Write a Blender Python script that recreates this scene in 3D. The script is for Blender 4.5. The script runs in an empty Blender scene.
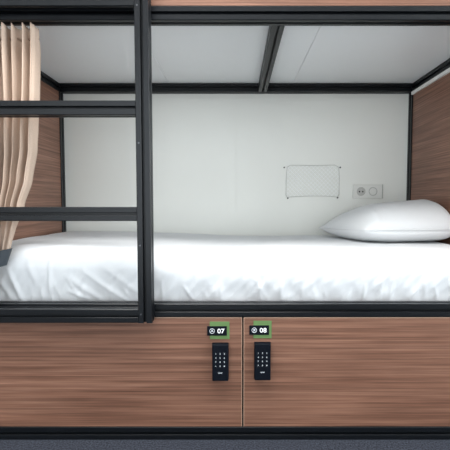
import bpy, bmesh, math, random
from mathutils import Vector, Matrix, noise
random.seed(7)
S = bpy.context.scene
C = S.collection
PI = math.pi
CAM_Z = 0.8665
P = 0.048            # side of the square aluminium profile

# ------------------------------------------------------------------ helpers
def link(name, me, mat=None, parent=None, smooth=False):
    o = bpy.data.objects.new(name, me)
    C.objects.link(o)
    if mat: me.materials.append(mat)
    if parent:
        o.parent = parent
        o.matrix_parent_inverse = Matrix.Translation(-Vector(parent_world(parent)))
    if smooth:
        for p in me.polygons: p.use_smooth = True
    return o

def parent_world(p):
    v = Vector((0, 0, 0))
    while p is not None:
        v += p.location + p.matrix_parent_inverse.translation
        p = p.parent
    return v

def obj(name, bm, mat, parent=None, smooth=False):
    bmesh.ops.recalc_face_normals(bm, faces=bm.faces)
    me = bpy.data.meshes.new(name)
    bm.to_mesh(me); bm.free()
    return link(name, me, mat, parent, smooth)

def thing(name, label, cat, loc, group=None):
    o = bpy.data.objects.new(name, None)
    C.objects.link(o); o.location = loc
    o.empty_display_size = .05
    return tag(o, label, cat, group)

def tag(o, label, cat, group=None):
    o['label'] = label; o['category'] = cat
    if group: o['group'] = group
    return o

def struct(name, bm, mat):
    o = obj(name, bm, mat); o['kind'] = 'structure'
    return o

def add_box(bm, x0, x1, y0, y1, z0, z1, bev=0.0, seg=2):
    r = bmesh.ops.create_cube(bm, size=1)
    vs = r['verts']
    for v in vs:
        v.co = Vector(((x0+x1)/2 + v.co.x*(x1-x0), (y0+y1)/2 + v.co.y*(y1-y0), (z0+z1)/2 + v.co.z*(z1-z0)))
    if bev > 0:
        es = list({e for v in vs for e in v.link_edges})
        bmesh.ops.bevel(bm, geom=es, offset=bev, segments=seg, profile=.6, affect='EDGES')
    return bm

def box(x0, x1, y0, y1, z0, z1, bev=0.0, seg=2):
    return add_box(bmesh.new(), x0, x1, y0, y1, z0, z1, bev, seg)

def profile_bm(axis, c, a, b, bm=None):
    """slotted square aluminium extrusion from a to b along axis; c = the two other coordinates of its centre"""
    bm = bm or bmesh.new()
    h, w, d, ch, lip, cv = P/2, .0050, .016, .0018, .0010, .009
    q = [(-h+ch, -h), (-w-lip, -h), (-w, -h+lip), (-w, -h+.004), (-cv, -h+.004), (-cv, -h+d), (cv, -h+d), (cv, -h+.004), (w, -h+.004), (w, -h+lip), (w+lip, -h), (h-ch, -h)]
    pts = []
    for k in range(4):
        for x, y in q:
            for _ in range(k): x, y = -y, x
            pts.append((x, y))
    ring = []
    for t in (a, b):
        vs = []
        for x, y in pts:
            if axis == 'x': co = (t, c[0]+x, c[1]+y)
            elif axis == 'y': co = (c[0]+x, t, c[1]+y)
            else: co = (c[0]+x, c[1]+y, t)
            vs.append(bm.verts.new(co))
        ring.append(vs)
    n = len(pts)
    for i in range(n):
        bm.faces.new((ring[0][i], ring[0][(i+1) % n], ring[1][(i+1) % n], ring[1][i]))
    bm.faces.new(ring[0]); bm.faces.new(ring[1])
    return bm

def add_cyl(bm, c, r, depth, axis='y', seg=28, r2=None):
    m = Matrix.Translation(Vector(c))
    if axis == 'y': m = m @ Matrix.Rotation(PI/2, 4, 'X')
    if axis == 'x': m = m @ Matrix.Rotation(PI/2, 4, 'Y')
    bmesh.ops.create_cone(bm, cap_ends=True, segments=seg, radius1=r, radius2=r if r2 is None else r2, depth=depth, matrix=m)
    return bm

def add_tube(bm, pts, r, seg=8, closed=False):
    pts = [Vector(p) for p in pts]
    n = len(pts); rings = []
    up = Vector((0, 0, 1))
    for i, p in enumerate(pts):
        a = pts[(i-1) % n] if (closed or i) else p
        b = pts[(i+1) % n] if (closed or i < n-1) else p
        t = (b-a).normalized()
        s = t.cross(up)
        if s.length < 1e-3: s = t.cross(Vector((0, 1, 0)))
        s.normalize(); u = s.cross(t)
        rings.append([bm.verts.new(p + r*(math.cos(k*2*PI/seg)*s + math.sin(k*2*PI/seg)*u)) for k in range(seg)])
    for i in range(n if closed else n-1):
        A, B = rings[i], rings[(i+1) % n]
        for k in range(seg):
            bm.faces.new((A[k], A[(k+1) % seg], B[(k+1) % seg], B[k]))
    if not closed:
        bm.faces.new(rings[0]); bm.faces.new(rings[-1])
    return bm

def sstep(a, b, x):
    t = min(1, max(0, (x-a)/(b-a))); return t*t*(3-2*t)

# ------------------------------------------------------------------ materials
def mat(name, col, rough=.5, spec=.5, metal=0.0):
    m = bpy.data.materials.new(name); m.use_nodes = True
    b = m.node_tree.nodes['Principled BSDF']
    b.inputs['Base Color'].default_value = (*col, 1)
    b.inputs['Roughness'].default_value = rough
    b.inputs['Specular IOR Level'].default_value = spec
    b.inputs['Metallic'].default_value = metal
    return m

def grain_mat(name, col, var=.06, scale=60, rough=.5, spec=.4, bump=0.0, bscale=None):
    m = mat(name, col, rough, spec); nt = m.node_tree; N = nt.nodes; L = nt.links
    b = N['Principled BSDF']
    tc = N.new('ShaderNodeTexCoord'); nz = N.new('ShaderNodeTexNoise')
    nz.inputs['Scale'].default_value = scale; nz.inputs['Detail'].default_value = 4
    L.new(tc.outputs['Object'], nz.inputs['Vector'])
    cr = N.new('ShaderNodeValToRGB')
    cr.color_ramp.elements[0].position = .3; cr.color_ramp.elements[1].position = .7
    cr.color_ramp.elements[0].color = (*[c*(1-var) for c in col], 1)
    cr.color_ramp.elements[1].color = (*[min(1, c*(1+var)) for c in col], 1)
    L.new(nz.outputs['Fac'], cr.inputs['Fac']); L.new(cr.outputs['Color'], b.inputs['Base Color'])
    if bump:
        n2 = nz
        if bscale:
            n2 = N.new('ShaderNodeTexNoise'); n2.inputs['Scale'].default_value = bscale; n2.inputs['Detail'].default_value = 3
            L.new(tc.outputs['Object'], n2.inputs['Vector'])
        bp = N.new('ShaderNodeBump'); bp.inputs['Strength'].default_value = bump; bp.inputs['Distance'].default_value = .002
        L.new(n2.outputs['Fac'], bp.inputs['Height']); L.new(bp.outputs['Normal'], b.inputs['Normal'])
    return m

def wood_mat(name, axis, tint=(1, 1, 1), seed=0.0):
    m = mat(name, (.3, .16, .1), .42, .35); nt = m.node_tree; N = nt.nodes; L = nt.links
    b = N['Principled BSDF']
    tc = N.new('ShaderNodeTexCoord')
    def noise_tex(scale, sc, detail, dist=0.0):
        mp = N.new('ShaderNodeMapping'); mp.inputs['Scale'].default_value = sc
        mp.inputs['Location'].default_value = (seed, seed*.7, seed*1.3)
        L.new(tc.outputs['Object'], mp.inputs['Vector'])
        nz = N.new('ShaderNodeTexNoise'); nz.inputs['Scale'].default_value = scale
        nz.inputs['Detail'].default_value = detail; nz.inputs['Distortion'].default_value = dist
        nz.inputs['Roughness'].default_value = .6
        L.new(mp.outputs['Vector'], nz.inputs['Vector'])
        return nz
    st = (.012, 1, 1) if axis == 'x' else (1, .012, 1)
    st2 = (.03, 1, 1) if axis == 'x' else (1, .03, 1)
    fine = noise_tex(185, st, 5)
    broad = noise_tex(52, st2, 5, .6)
    flow = noise_tex(7, (.35, 1, 1) if axis == 'x' else (1, .35, 1), 2)
    r1 = N.new('ShaderNodeValToRGB'); e = r1.color_ramp.elements
    e[0].position = .28; e[1].position = .74
    e[0].color = (.225*tint[0], .108*tint[1], .068*tint[2], 1); e[1].color = (.375*tint[0], .203*tint[1], .136*tint[2], 1)
    k = e.new(.5); k.color = (.305*tint[0], .155*tint[1], .100*tint[2], 1)
    L.new(broad.outputs['Fac'], r1.inputs['Fac'])
    r2 = N.new('ShaderNodeValToRGB'); e = r2.color_ramp.elements
    e[0].position = .3; e[1].position = .68; e[0].color = (.52, .48, .46, 1); e[1].color = (1.28, 1.28, 1.28, 1)
    L.new(fine.outputs['Fac'], r2.inputs['Fac'])
    mx = N.new('ShaderNodeMixRGB'); mx.blend_type = 'MULTIPLY'; mx.inputs['Fac'].default_value = 1.0
    L.new(r1.outputs['Color'], mx.inputs['Color1']); L.new(r2.outputs['Color'], mx.inputs['Color2'])
    r3 = N.new('ShaderNodeValToRGB'); e = r3.color_ramp.elements
    e[0].position = .3; e[1].position = .7; e[0].color = (.86, .84, .83, 1); e[1].color = (1.1, 1.1, 1.1, 1)
    L.new(flow.outputs['Fac'], r3.inputs['Fac'])
    m2 = N.new('ShaderNodeMixRGB'); m2.blend_type = 'MULTIPLY'; m2.inputs['Fac'].default_value = 1
    L.new(mx.outputs['Color'], m2.inputs['Color1']); L.new(r3.outputs['Color'], m2.inputs['Color2'])
    L.new(m2.outputs['Color'], b.inputs['Base Color'])
    bp = N.new('ShaderNodeBump'); bp.inputs['Strength'].default_value = .12; bp.inputs['Distance'].default_value = .001
    L.new(fine.outputs['Fac'], bp.inputs['Height']); L.new(bp.outputs['Normal'], b.inputs['Normal'])
    return m

M_black = grain_mat('black_anodised', (.0045, .0055, .0072), .05, 220, .33, .26)
M_wood = wood_mat('walnut_fronts', 'x', (.63, .62, .63), seed=3.1)
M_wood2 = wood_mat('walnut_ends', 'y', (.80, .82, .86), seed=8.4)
M_edge = mat('walnut_edge_highlight', (.62, .41, .30), .45)  # edge band, its colour lightened to carry the bright edge highlight
M_carc = grain_mat('locker_carcass', (.10, .055, .04), .1, 30, .6)
M_wall = grain_mat('white_wall_board', (.82, .825, .778), .012, 3, .45, .4)
M_ceil = grain_mat('white_underside_board', (.93, .95, .955), .012, 3, .4, .4)
M_room = grain_mat('room_paint', (.78, .77, .75), .02, 4, .8, .2)
M_sheet = grain_mat('white_cotton', (.755, .77, .785), .012, 300, .85, .15, .05, 900)
M_pill = grain_mat('white_pillowcase', (.75, .76, .77), .012, 300, .85, .15, .04, 900)
M_curt = grain_mat('beige_curtain_cloth', (.585, .445, .352), .05, 260, .85, .15, .08, 700)
M_strap = mat('slate_strap', (.045, .055, .065), .6)
M_carpet = grain_mat('slate_carpet', (.036, .040, .052), .7, 170, .95, .1, .8, 300)
M_lock = mat('black_lock_plastic', (.0025, .0042, .008), .55, .12)
M_key = mat('pale_key_print', (.62, .66, .70), .6)
M_plate = mat('black_number_plate', (.003, .0045, .008), .55, .12)
M_white = mat('white_print', (.86, .86, .86), .5)
M_green = mat('green_sticker', (.105, .19, .06), .55)
M_plastic = mat('white_switch_plastic', (.72, .72, .68), .35)
M_plast2 = mat('switch_insert_shaded', (.48, .48, .45), .4)  # white insert plastic, darkened to paint in shadowed outlines
M_hole = mat('dark_hole', (.02, .02, .02), .6)
M_pin = mat('steel_pin', (.6, .6, .6), .3, .5, 1)
M_cord = mat('grey_elastic_cord', (.60, .60, .57), .7)
M_net = mat('pale_net_thread', (.93, .94, .93), .8)
M_hook = mat('dark_hook', (.06, .06, .06), .4)
M_strip = mat('white_strip_plastic', (.85, .84, .82), .4)
M_screw = mat('screw_steel', (.12, .125, .135), .4, .5, 1)
M_winfr = mat('added_window_frame', (.75, .75, .75), .4)
M_glass = bpy.data.materials.new('added_window_glass'); M_glass.use_nodes = True
gb = M_glass.node_tree.nodes['Principled BSDF']
gb.inputs['Transmission Weight'].default_value = 1; gb.inputs['Roughness'].default_value = 0; gb.inputs['IOR'].default_value = 1.05

# ------------------------------------------------------------------ the room
YB = 2.36                    # face of the wall behind the bunk
RX0, RX1, RY0, RZ = -2.2, 3.2, -1.6, 2.75
WY0, WY1, WZ0, WZ1 = -1.3, .9, .55, 2.5        # opening in the right-hand wall for an invented, unseen window
bm = box(RX0, -.0005, YB, YB+.08, 0, RZ)       # two wall boards meeting in a hairline joint
add_box(bm, .0005, RX1, YB, YB+.08, 0, RZ)
add_box(bm, -.05, .05, YB+.03, YB+.1, 0, RZ)
struct('wall_back', bm, M_wall)
struct('floor', box(RX0-.1, RX1+.1, RY0-.1, YB+.1, -.08, 0), M_carpet)
struct('ceiling', box(RX0-.1, RX1+.1, RY0-.1, YB+.1, RZ, RZ+.08), M_room)
struct('wall_left', box(RX0-.1, RX0, RY0-.1, YB+.1, 0, RZ), M_room)
VX0, VX1, VZ0, VZ1 = -1.9, .3, .12, 2.4  # opening for an invented window behind the camera
bm = box(RX0, VX0, RY0-.1, RY0, 0, RZ)
add_box(bm, VX1, RX1, RY0-.1, RY0, 0, RZ)
add_box(bm, VX0, VX1, RY0-.1, RY0, 0, VZ0)
add_box(bm, VX0, VX1, RY0-.1, RY0, VZ1, RZ)
struct('wall_front', bm, M_room)
bm = bmesh.new()
for a in ((VX0, VX0+.05, VZ0, VZ1), (VX1-.05, VX1, VZ0, VZ1), (VX0+.05, VX1-.05, VZ0, VZ0+.05), (VX0+.05, VX1-.05, VZ1-.05, VZ1), ((VX0+VX1)/2-.03, (VX0+VX1)/2+.03, VZ0+.05, VZ1-.05)):
    add_box(bm, a[0], a[1], RY0-.08, RY0-.03, a[2], a[3])
wf = struct('added_window_2', bm, M_winfr)  # unseen window, invented to go with the frontal fill
obj('added_window_pane', box(VX0+.05, VX1-.05, RY0-.058, RY0-.052, VZ0+.05, VZ1-.05), M_glass, wf)
bm = box(RX1, RX1+.1, RY0-.1, WY0, 0, RZ)
add_box(bm, RX1, RX1+.1, WY1, YB+.1, 0, RZ)
add_box(bm, RX1, RX1+.1, WY0, WY1, 0, WZ0)
add_box(bm, RX1, RX1+.1, WY0, WY1, WZ1, RZ)
struct('wall_right', bm, M_room)
bm = bmesh.new()
for a in ((WY0, WY0+.05, WZ0, WZ1), (WY1-.05, WY1, WZ0, WZ1), (WY0+.05, WY1-.05, WZ0, WZ0+.05), (WY0+.05, WY1-.05, WZ1-.05, WZ1), ((WY0+WY1)/2-.03, (WY0+WY1)/2+.03, WZ0+.05, WZ1-.05)):
    add_box(bm, RX1+.03, RX1+.08, a[0], a[1], a[2], a[3])
wf = struct('added_window_1', bm, M_winfr)  # unseen window, invented to go with the side light
obj('added_window_pane', box(RX1+.052, RX1+.058, WY0+.05, WY1-.05, WZ0+.05, WZ1-.05), M_glass, wf)

# ------------------------------------------------------------------ the bunk bed
XI = 1.002                    # inner face of the posts
XC = XI + P/2
YF, YK = 1.42 + P/2, YB - P/2
ZT = 1.5465                    # underside of the upper bunk's boards
bed = thing('bunk_bed', 'black slotted metal bunk bed frame with walnut end panels and white upper underside', 'bunk bed', (0, 1.87, 0))
ZTOP = 1.98
for x, y in ((-XC, YF), (XC, YF), (-XC, YK), (XC, YK)):
    obj('post', profile_bm('z', (x, y), 0, ZTOP), M_black, bed)
def rail_x(name, y, z): return obj(name, profile_bm('x', (y, z), -XI, XI), M_black, bed)
def rail_y(name, x, z): return obj(name, profile_bm('y', (x, z), 1.42+P, YB-P), M_black, bed)
for y in (YF, YK):
    rail_x('base_rail', y, P/2)
    rail_x('bed_rail', y, .504-P/2)
    rail_x('upper_rail', y, ZT-P/2)
    rail_x('guard_rail', y, ZTOP-P/2)
for x in (-XC, XC):
    rail_y('side_rail', x, P/2)
    rail_y('side_rail', x, .504-P/2)
    rail_y('side_rail', x, ZT-P/2)
    rail_y('side_rail', x, ZTOP-P/2)
rail_y('cross_beam', .151, ZT-P/2)
for s in (-1, 1):
    xa, xb = sorted((s*1.008, s*1.018))
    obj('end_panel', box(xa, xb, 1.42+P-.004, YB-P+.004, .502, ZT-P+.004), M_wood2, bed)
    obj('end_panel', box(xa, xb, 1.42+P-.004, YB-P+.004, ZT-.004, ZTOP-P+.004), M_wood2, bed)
for a, b in ((-1.045, -.3828), (-.3808, .3240), (.3260, 1.045)):       # boards of the upper bunk, seen from below
    obj('upper_base_panel', box(a, b, 1.448, YB-.002, ZT+.0003, ZT+.016, .0008, 1), M_ceil, bed)
obj('upper_side_panel', box(-XI, XI, 1.424, 1.442, ZT+.002, ZTOP-P+.002, .0015), M_wood, bed)
obj('bed_base', box(-XI, XI, 1.469, YB-.049, .462, .482), M_carc, bed)
obj('locker_divider', box(.018, .033, 1.56, YB-.05, P, .456), M_carc, bed)

sl = obj('strip_light', box(.995, 1.0075, 1.47, YB-.05, ZT-P-.019, ZT-P-.001, .002), M_strip)
tag(sl, 'slim white strip under black beam along top of right walnut end panel', 'strip')

# ------------------------------------------------------------------ the ladder, fixed to the front of the bunk
YL = 1.42 - P/2 - .001
XR, XL = -.3165, -.875
lad = thing('bunk_ladder', 'black slotted metal ladder standing across the left front of the bunk', 'ladder', ((XR+XL)/2, YL, .449))
for x in (XL, XR):
    st_ = obj('stile', profile_bm('z', (x, YL), .4485, 1.97), M_black, lad)
    for z in (.480, .72, 1.07, 1.525):
        obj('screw', add_cyl(bmesh.new(), (x-.0138 if x == XR else x+.0138, YL-P/2-.0006, z), .0028, .002, 'y', 16), M_screw, st_)
for z in (.4734, .8287, 1.1885, 1.547, 1.905):
    obj('rung', profile_bm('x', (YL, z), XL+P/2, XR-P/2), M_black, lad)

# ------------------------------------------------------------------ text helper
def text_mesh(txt, size, x, y, z, depth=.0006, bold=0.0, sx=1.0):
    cu = bpy.data.curves.new('text_curve', 'FONT')
    cu.body = txt; cu.size = size; cu.extrude = depth/2; cu.offset = bold
    cu.align_x = 'CENTER'; cu.align_y = 'CENTER'; cu.resolution_u = 4
    o = bpy.data.objects.new('text_tmp', cu); C.objects.link(o)
    dg = bpy.context.evaluated_depsgraph_get(); dg.update()
    me = bpy.data.meshes.new_from_object(o.evaluated_get(dg))
    bpy.data.objects.remove(o); bpy.data.curves.remove(cu)
    xs = [v.co.x for v in me.vertices]; ys = [v.co.y for v in me.vertices]
    cx, cy = (min(xs)+max(xs))/2, (min(ys)+max(ys))/2
    for v in me.vertices:
        v.co = Vector((x + (v.co.x-cx)*sx, y - v.co.z, z + v.co.y-cy))
    return me

# ------------------------------------------------------------------ the two lockers under the bed
YD = 1.4215                   # face of the locker doors
def locker(x0, x1, label, number, px, pz, lx, lz, gx):
    t = thing('under_bed_locker', label, 'locker', ((x0+x1)/2, 1.5, P), 'lockers under the bed')
    bm = box(x0+.02, x0+.032, YD+.024, 2.2, P+.004, .45)
    add_box(bm, x1-.032, x1-.02, YD+.024, 2.2, P+.004, .45)
    add_box(bm, x0+.032, x1-.032, YD+.024, 2.2, P+.004, P+.016)
    add_box(bm, x0+.032, x1-.032, 2.188, 2.2, P+.016, .45)
    obj('carcass', bm, M_carc, t)
    d = obj('door_panel', box(x0, x1, YD+.0004, YD+.019, P+.002, .4525), M_wood, t)
    bm = bmesh.new()          # edge band round the door
    e = .0012
    add_box(bm, x0-e, x0, YD, YD+.019, P+.002, .4525); add_box(bm, x1, x1+e, YD, YD+.019, P+.002, .4525)
    add_box(bm, x0-e, x1+e, YD, YD+.019, .4525, .4525+e)
    obj('edge_band', bm, M_edge, d)
    # number plate and the green sticker behind it
    gs = obj('green_sticker', box(px+gx, px+.0452, YD-.0012, YD, pz-.0305, pz+.0335, .0004, 1), M_green, t)
    gs['label'] = 'green square sticker behind the number plate'
    pl = obj('number_plate', box(px-.0355, px+.0355, YD-.004, YD-.0014, pz-.0172, pz+.0172, .0006, 1), M_plate, t)
    pl['label'] = 'black plate with white number ' + number
    yt = YD-.0044
    link('number', text_mesh(number, .0235, px+.0145, yt, pz, bold=.0004, sx=1.1), M_white, pl)
    bm = bmesh.new()
    add_tube(bm, [(px-.0175+.0086*math.cos(a*PI/18), yt, pz+.0086*math.sin(a*PI/18)) for a in range(36)], .0009, 6, True)
    add_cyl(bm, (px-.0175, yt, pz+.0005), .0028, .0007, 'y', 16)
    if number == '07':
        for q in range(3):
            a = PI/2 + q*2*PI/3
            add_box(bm, px-.0175+.0048*math.cos(a)-.0011, px-.0175+.0048*math.cos(a)+.0011, yt-.0003, yt+.0003, pz+.0048*math.sin(a)-.0011, pz+.0048*math.sin(a)+.0011)
    else:
        for q in range(4):
            a = PI/4 + q*PI/2
            add_box(bm, px-.0175+.0046*math.cos(a)-.0011, px-.0175+.0046*math.cos(a)+.0011, yt-.0003, yt+.0003, pz+.0046*math.sin(a)-.0011, pz+.0046*math.sin(a)+.0011)
    obj('icon', bm, M_key, pl)
    # keypad lock: rounded body with a slightly raised touch face
    w, h, dp = .0605, .1365, .022
    bm = box(lx-w/2, lx+w/2, YD-dp, YD-.0002, lz-h/2, lz+h/2)
    for v in bm.verts:
        if v.co.y < YD-dp/2:
            v.co.x = lx + (v.co.x-lx)*.95; v.co.z = lz + (v.co.z-lz)*.972
    bmesh.ops.bevel(bm, geom=list(bm.edges), offset=.0035, segments=3, profile=.6, affect='EDGES')
    lk = obj('keypad_lock', bm, M_lock, t)
    yk = YD-dp-.0004
    glyph = ['1', '2', '3', '4', '5', '6', '7', '8', '9', '*', '0', '#']
    for i, gph in enumerate(glyph):
        kx = lx-.0005 + (i % 3-1)*.0152; kz = lz+.0335 - (i//3)*.0149
        link('key', text_mesh(gph, .0074, kx, yk, kz, bold=.0001), M_key, lk)
    link('maker_mark', text_mesh('ojmar', .0068, lx, yk, lz-.0365, bold=.0001), M_key, lk)
    return t
locker(-.985, .0203, 'left walnut under-bed locker door with plate 07 and black keypad lock', '07', -.0686, .4061, -.0563, .2955, -.026)
locker(.0293, .985, 'right walnut under-bed locker door with plate 08 and black keypad lock', '08', .0833, .4090, .0952, .2982, -.0205)

# ------------------------------------------------------------------ the mattress in its white sheet
def fold(x, z, x0, z0, x1, z1, w):
    """raised crease along a segment in the front face"""
    dx, dz = x1-x0, z1-z0; L2 = dx*dx+dz*dz
    t = ((x-x0)*dx + (z-z0)*dz)/L2
    tt = min(1, max(0, t))
    d2 = (x-x0-tt*dx)**2 + (z-z0-tt*dz)**2
    return math.exp(-d2/(w*w)) * (math.sin(PI*min(1, max(0, .15+.7*tt))))
FOLDS = []
rf = random.Random(11)
for i in range(34):
    x0 = -.95 + i*.057 + rf.uniform(-.02, .02)
    ln = rf.uniform(.03, .085)
    sl_ = rf.uniform(-.1, .55) * (1 if rf.random() < .8 else -1)
    FOLDS.append((x0, .50, x0 - sl_*ln*1.3, .50+ln, rf.uniform(.005, .010), rf.uniform(.0012, .0034)))
FOLDS += [(-.700, .49, -.692, .632, .006, .0045), (-.81, .49, -.845, .60, .010, .006), (-.745, .55, -.775, .63, .012, .003),
          (-.50, .49, -.62, .575, .012, .005), (-.40, .485, -.565, .60, .010, .0045), (-.36, .52, -.50, .625, .012, .003), (-.56, .50, -.63, .53, .008, .004)]
def mattress():
    NX, ZB = 420, .4835
    y0, y1, zt, r = 1.480, 2.310, .680, .078
    prof = []
    for i in range(30): prof.append((y0, ZB + (zt-r-ZB)*i/30, (-1, 0)))
    for i in range(31):
        a = PI - (PI/2)*i/30
        prof.append((y0+r+r*math.cos(a), zt-r+r*math.sin(a), (math.cos(a), math.sin(a))))
    for i in range(1, 60):
        prof.append((y0+r+(y1-.012-y0-r)*i/60, zt, (0, 1)))
    for i in range(11):
        a = PI/2 - (PI/2)*i/10
        prof.append((y1-.012+.012*math.cos(a), zt-.012+.012*math.sin(a), (math.cos(a), math.sin(a))))
    prof.append((y1, ZB, (1, 0)))
    bm = bmesh.new(); rows = []
    for ix in range(NX+1):
        s = -1 + 2*ix/NX
        x = .998*(abs(s)**.9)*(1 if s > 0 else -1)
        ed = max(0, (abs(x)-.962)/.036)
        hgt = (1-min(1, ed)**2.6)**.5 if ed < 1 else 0.0
        row = []
        for (y, z, n) in prof:
            zz = ZB + (z-ZB)*max(hgt, 0.0)
            if n[0] < 0 and n[1] <= .5: zz += .025*(1-sstep(-.75, .05, x))*(z-ZB)/(zt-ZB)*hgt
            yy = y
            if n[0] < 0:      # front face: bulge and wrinkles
                fz = (z-ZB)/(zt-ZB)
                d = .006*math.sin(PI*min(1, fz*1.1)) - .030*max(0, 1-fz*1.5)**1.4
                low = 1-sstep(.0, .85, fz)
                d += .0055*low*noise.noise(Vector((x*17+z*11, z*9, 2.3)))
                d += .0045*(1-sstep(.3, 1, fz))*noise.noise(Vector((x*36-z*26, z*14, 7.7)))
                for (a, b, c_, e, w, am) in FOLDS:
                    if abs(x-(a+c_)/2) < .16: d += am*1.3*fold(x, z, a, b, c_, e, w)
                yy += n[0]*d; zz += n[1]*d*hgt
            if n[1] > .5:
                zz += .004*noise.noise(Vector((x*3, y*4, 1.1)))*n[1]*hgt + .025*(1-sstep(-.75, .05, x))*hgt*(1 if n[0] >= 0 else (z-ZB)/(zt-ZB))
                zz += .0016*noise.noise(Vector((x*14, y*11, 4)))*n[1]*hgt
            row.append(bm.verts.new((x, min(yy, YB-P-.001), zz)))
        rows.append(row)
    for i in range(NX):
        for j in range(len(prof)-1):
            bm.faces.new((rows[i][j], rows[i+1][j], rows[i+1][j+1], rows[i][j+1]))
    for i in range(NX):
        bm.faces.new((rows[i][0], rows[i][-1], rows[i+1][-1], rows[i+1][0]))
    bmesh.ops.remove_doubles(bm, verts=bm.verts, dist=1e-5)
    return bm
mt = obj('mattress', mattress(), M_sheet, smooth=True)
tag(mt, 'thick mattress tucked in a white sheet on the lower bunk', 'mattress')

# ------------------------------------------------------------------ the pillow
ZM = .682
def pillow():
    P1, P2, P3, P4 = Vector((.466, 2.235, .728)), Vector((.582, 1.812, .743)), Vector((1.002, 1.800, .748)), Vector((1.002, 2.225, .785))
    N = 72
    bm = bmesh.new()
    def pt(u, v, top):
        a, b = (u+1)/2, (v+1)/2
        # cushion outline: sides drawn in a little between the corners
        p = (P2*(1-a) + P3*a)*(1-b) + (P1*(1-a) + P4*a)*b
        p = p.copy()
        p.y += .012*(1-v*v)*0 + .016*(1-u*u)*(-v)*(-.3)
        f = max(0, (1-abs(u)**(2.6 if u < 0 else 14)))*max(0, (1-abs(v)**2.6))
        f = f**.66
        sk = 1 + .04*u - .04*v
        if top:
            p.z += .118*f*sk + .004*noise.noise(Vector((u*2.2, v*2.2, 5)))*f
            w = math.exp(-(((u+.86)/.14)**2))*(1-sstep(-.95, .1, v))       # dent near the front-left corner
            p.z -= .028*w*f
            p.z += .016*math.exp(-(((u+.66-.15*(v+1))/.07)**2))*(1-sstep(-1, -.1, v))*f
            p.z += .0035*noise.noise(Vector((u*7+v*3, v*4, 1)))*f*(1-.5*abs(u))
        else:
            p.z -= .075*(f**.75) + .002*noise.noise(Vector((u*6, v*6, 9)))*f
            if p.z < ZM+.0005: p.z = ZM+.0005
        # the belly of the pillow swells past the seam
        out = .016*(f**.9)*(1-f)*4*.5
        p.y -= out*(1 if v < 0 else -.4)*abs(v)
        p.x -= out*(.7 if u < 0 else 0)*abs(u)
        return Vector((min(p.x, 1.006), min(p.y, 2.3), p.z))
    def prm(i):
        s = -1+2*i/N
        return math.sin(s*PI/2)*.75 + s*.25
    g = {}
    for i in range(N+1):
        for j in range(N+1):
            for tp in (0, 1):
                edge = i in (0, N) or j in (0, N)
                if edge and tp: g[i, j, 1] = g[i, j, 0]; continue
                g[i, j, tp] = bm.verts.new(pt(prm(i), prm(j), tp))
    for tp in (0, 1):
        for i in range(N):
            for j in range(N):
                q = [g[i, j, tp], g[i+1, j, tp], g[i+1, j+1, tp], g[i, j+1, tp]]
                bm.faces.new(q)
    loop = [pt(prm(i), -1, 0) for i in range(N+1)] + [pt(1, prm(j), 0) for j in range(1, N+1)] + [pt(prm(i), 1, 0) for i in range(N-1, -1, -1)] + [pt(-1, prm(j), 0) for j in range(N-1, 0, -1)]
    return bm, loop
pbm, ploop = pillow()
pil = obj('pillow', pbm, M_pill, smooth=True)
tag(pil, 'plump white pillow lying on the mattress against the right end panel', 'pillow')
obj('seam', add_tube(bmesh.new(), [p+Vector((0, -.004 if p.y < 1.85 else 0, .001)) for p in ploop], .0034, 6, True), M_pill, pil, smooth=True)

# ------------------------------------------------------------------ the curtain, gathered at the left end
cur = thing('curtain', 'beige pleated curtain hanging at the left end of the lower bunk', 'curtain', (-.86, 1.4475, .66))
RK = [(1.50, -.705), (1.37, -.710), (1.25, -.713), (1.18, -.720), (1.056, -.727), (.95, -.748), (.86, -.779), (.77, -.804), (.70, -.820), (.64, -.855), (.60, -.915), (.515, -.93)]
LK = [(1.50, -.958), (1.1, -.955), (.85, -.945), (.72, -.94), (.64, -.938), (.60, -.945), (.515, -.95)]
def interp(K, z):
    for (za, xa), (zb, xb) in zip(K, K[1:]):
        if zb <= z <= za:
            t = (za-z)/(za-zb); t = t*t*(3-2*t)*.4 + t*.6
            return xa+(xb-xa)*t
    return K[-1][1] if z < K[-1][0] else K[0][1]
def curtain_bm():
    NS, NZ, n = 260, 110, 7.5
    bm = bmesh.new(); rows = []
    for j in range(NZ+1):
        t = j/NZ
        row = []
        for i in range(NS+1):
            s = i/NS
            ph = 2*PI*n*s + .9*math.sin(3.1*s*2*PI+.7)*.5 + .5*t*math.sin(9*s+1)
            pk = math.sin(ph)
            z_top = 1.4975 + .0*pk
            if t < .04:       # heading: the pleats' tips stand up
                z_top += -.010*(1-max(0, pk))
            z = z_top - (z_top-.515)*t
            xl, xr = interp(LK, z), interp(RK, z)
            x = xl + (xr-xl)*s
            wsum = (xr-xl)/.262
            up = sstep(.72, .86, z)
            top = sstep(1.40, 1.49, z)
            am = (.016 + .021*up*(1-.45*top)) * (.8+.55*noise.noise(Vector((s*9, t*1.5, 3))))
            x += .012*math.cos(ph+.5)*wsum*(.9+.4*math.sin(5*s+t*3))*(1 if .02 < s < .98 else .3)
            y = 1.4465 + .021*up*(1-.5*top) - am*(abs(pk)**.8)*math.copysign(1, pk)
            y += .004*noise.noise(Vector((s*14, t*6, 0)))
            row.append(bm.verts.new((x, y, z)))
        rows.append(row)
    for j in range(NZ):
        for i in range(NS):
            bm.faces.new((rows[j][i], rows[j][i+1], rows[j+1][i+1], rows[j+1][i]))
    return bm
cl = obj('cloth', curtain_bm(), M_curt, cur, smooth=True)
so = cl.modifiers.new('thickness', 'SOLIDIFY'); so.thickness = .0016
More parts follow.
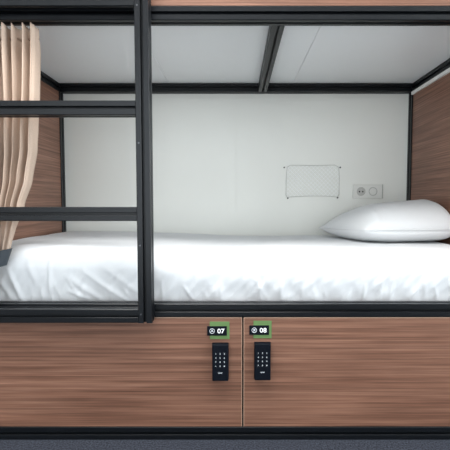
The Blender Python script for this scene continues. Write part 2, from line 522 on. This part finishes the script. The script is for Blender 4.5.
# slate strap tied round the gathered cloth, slanting down to the left
bm = bmesh.new()
N = 48; R0 = []
for k in range(N):
    a = 2*PI*k/N
    for hh, e0 in ((-.029, .040), (.029, .064)):
        for th in (0, .0018):
            ex = (e0+th)*math.copysign(abs(math.cos(a))**.8, math.cos(a)); ey = (.0215+th)*math.copysign(abs(math.sin(a))**.8, math.sin(a))
            R0.append(Vector((-.880 + ex, 1.4465+ey, .659 + ex*.22 + hh)))
vs = [bm.verts.new(p) for p in R0]
for k in range(N):
    a, b = 4*k, 4*((k+1) % N)
    bm.faces.new((vs[a+1], vs[b+1], vs[b+3], vs[a+3])); bm.faces.new((vs[a], vs[a+2], vs[b+2], vs[b]))
    bm.faces.new((vs[a+2], vs[a+3], vs[b+3], vs[b+2])); bm.faces.new((vs[a], vs[b], vs[b+1], vs[a+1]))
tb = obj('tieback', bm, M_strap, cur, smooth=False)
tb['label'] = 'dark slate strap'

# ------------------------------------------------------------------ wall fittings
# storage net held by an elastic cord on four hooks
NX0, NX1, NZ0, NZ1 = 0.2878, 0.6082, 0.8985, 1.0918
net = thing('storage_net', 'flat white mesh net pocket stretched on four hooks on the back wall', 'net', ((NX0+NX1)/2, YB-.004, NZ0))
cx, cz = (NX0+NX1)/2, (NZ0+NZ1)/2
A_, B_, C_, D_ = (NX0+.012, NZ0), (NX1-.004, NZ0+.004), (NX1, NZ1-.012), (NX0+.002, NZ1-.012)
loop = [(NX0+.012, NZ0+.002), (NX0+.12, NZ0+.008), (NX0+.24, NZ0+.009), (NX1-.014, NZ0+.003), (NX1-.004, NZ0+.012), (NX1-.002, NZ0+.10), (NX1-.006, NZ1-.028),
        (NX1-.012, NZ1-.014), (NX1-.03, NZ1-.003), (NX0+.17, NZ1-.006), (NX0+.03, NZ1-.004), (NX0+.012, NZ1-.016), (NX0+.008, NZ1-.04), (NX0+.006, NZ0+.08), (NX0+.006, NZ0+.012)]
bm = add_tube(bmesh.new(), [(x, YB-.005, z) for x, z in loop], .0015, 8, True)
obj('elastic_cord', bm, M_cord, net, smooth=True)
bm = bmesh.new()
import itertools
def clip_line(k, sgn):
    # x*sgn + z = k inside the frame, returns segment
    pts = []
    x0, x1, z0, z1 = NX0+.010, NX1-.006, NZ0+.008, NZ1-.008
    for x in (x0, x1):
        z = k - sgn*x
        if z0 <= z <= z1: pts.append((x, z))
    for z in (z0, z1):
        x = (k-z)/sgn
        if x0 <= x <= x1: pts.append((x, z))
    return pts[:2] if len(pts) >= 2 else None
for sgn in (1, -1):
    k = -1.0
    while k < 2.5:
        q = clip_line(k, sgn)
        if q: add_tube(bm, [(q[0][0], YB-.0032, q[0][1]), (q[1][0], YB-.0032, q[1][1])], .0012, 4)
        k += .0245
obj('netting', bm, M_net, net)
for (x, z) in ((NX0+.016, NZ0-.004), (NX1-.012, NZ0-.001), (NX1+.001, NZ1-.018), (NX0-.006, NZ1-.018)):
    bm = add_cyl(bmesh.new(), (x, YB-.004, z), .0036, .008, 'y', 16)
    add_cyl(bm, (x, YB-.0085, z), .0045, .002, 'y', 16)
    obj('hook', bm, M_hook, net)
# double socket and switch plate
SX0, SX1, SZ0, SZ1 = 0.6855, 0.8553, 0.8929, 0.9748
so_ = thing('wall_socket', 'white double plate with round power socket and round switch on back wall', 'socket', ((SX0+SX1)/2, YB, SZ0))
obj('cover_plate', box(SX0, SX1, YB-.013, YB, SZ0, SZ1, .002), M_plastic, so_)
sz = (SZ0+SZ1)/2
sx = SX0 + .046
bm = bmesh.new()
add_tube(bm, [(sx+.0235*math.cos(a*PI/20), YB-.0134, sz+.0235*math.sin(a*PI/20)) for a in range(40)], .0022, 8, True)
add_cyl(bm, (sx, YB-.0132, sz), .022, .002, 'y', 40)
rg = obj('socket_face', bm, M_plast2, so_)
for dx in (-.0095, .0095):
    obj('pin_hole', add_cyl(bmesh.new(), (sx+dx, YB-.0145, sz-.001), .0046, .0006, 'y', 20), M_hole, rg)
obj('earth_pin', add_cyl(bmesh.new(), (sx, YB-.017, sz+.010), .0024, .008, 'y', 16), M_pin, rg)
sx = SX1 - .054
bm = bmesh.new()
add_tube(bm, [(sx+.023*math.cos(a*PI/20), YB-.0134, sz+.023*math.sin(a*PI/20)) for a in range(40)], .0022, 8, True)
sf = obj('switch_face', bm, M_plast2, so_)
bm = add_cyl(bmesh.new(), (sx, YB-.0148, sz), .0185, .004, 'y', 40, .020)
obj('rocker', bm, M_plastic, sf)
# thin strip on the plate's right edge, in the darkened insert colour
obj('side_cap', box(SX1, SX1+.004, YB-.016, YB, SZ0, SZ1, .001), M_plast2, so_)

# ------------------------------------------------------------------ light
W = bpy.data.worlds.new('sky'); S.world = W; W.use_nodes = True
W.node_tree.nodes['Background'].inputs['Color'].default_value = (.85, .93, 1, 1)
W.node_tree.nodes['Background'].inputs['Strength'].default_value = 1.0
def area(name, loc, target, sx, sy, power, col, spread=PI):
    l = bpy.data.lights.new(name, 'AREA'); l.shape = 'RECTANGLE'; l.size = sx; l.size_y = sy
    l.energy = power; l.color = col; l.spread = spread
    o = bpy.data.objects.new(name, l); C.objects.link(o); o.location = loc
    d = Vector(target)-Vector(loc)
    o.rotation_euler = d.to_track_quat('-Z', 'Y').to_euler()
    return o
area('added_side_fill', (RX1-.02, (WY0+WY1)/2, (WZ0+WZ1)/2), (0, (WY0+WY1)/2, (WZ0+WZ1)/2), WY1-WY0, WZ1-WZ0, 110, (.88, .95, 1))  # added side light at the invented right-hand window
area('added_rear_fill', ((VX0+VX1)/2, RY0+.02, (VZ0+VZ1)/2), ((VX0+VX1)/2, 2, (VZ0+VZ1)/2), VX1-VX0, VZ1-VZ0, 39, (.88, .95, 1))  # frontal fill added behind the camera to brighten the bunk's back wall
area('added_ceiling_fill', (-.35, .78, RZ-.03), (-.35, .78, 0), 1.8, .65, 64, (1, .995, .98))  # invented overhead light, placed to brighten the mattress and bunk interior

# ------------------------------------------------------------------ camera
cam = bpy.data.cameras.new('camera'); co = bpy.data.objects.new('camera', cam); C.objects.link(co)
cam.sensor_width = 36; cam.lens = 32.0; cam.shift_x = -11/450
cam.clip_start = .02
co.location = (0, 0, CAM_Z)
co.rotation_euler = (PI/2 - math.atan(22/400), 0, 0)
S.camera = co
S.view_settings.view_transform = 'Standard'; S.view_settings.look = 'None'
S.view_settings.exposure = 0.2; S.view_settings.gamma = 1
S.view_settings.use_curve_mapping = False
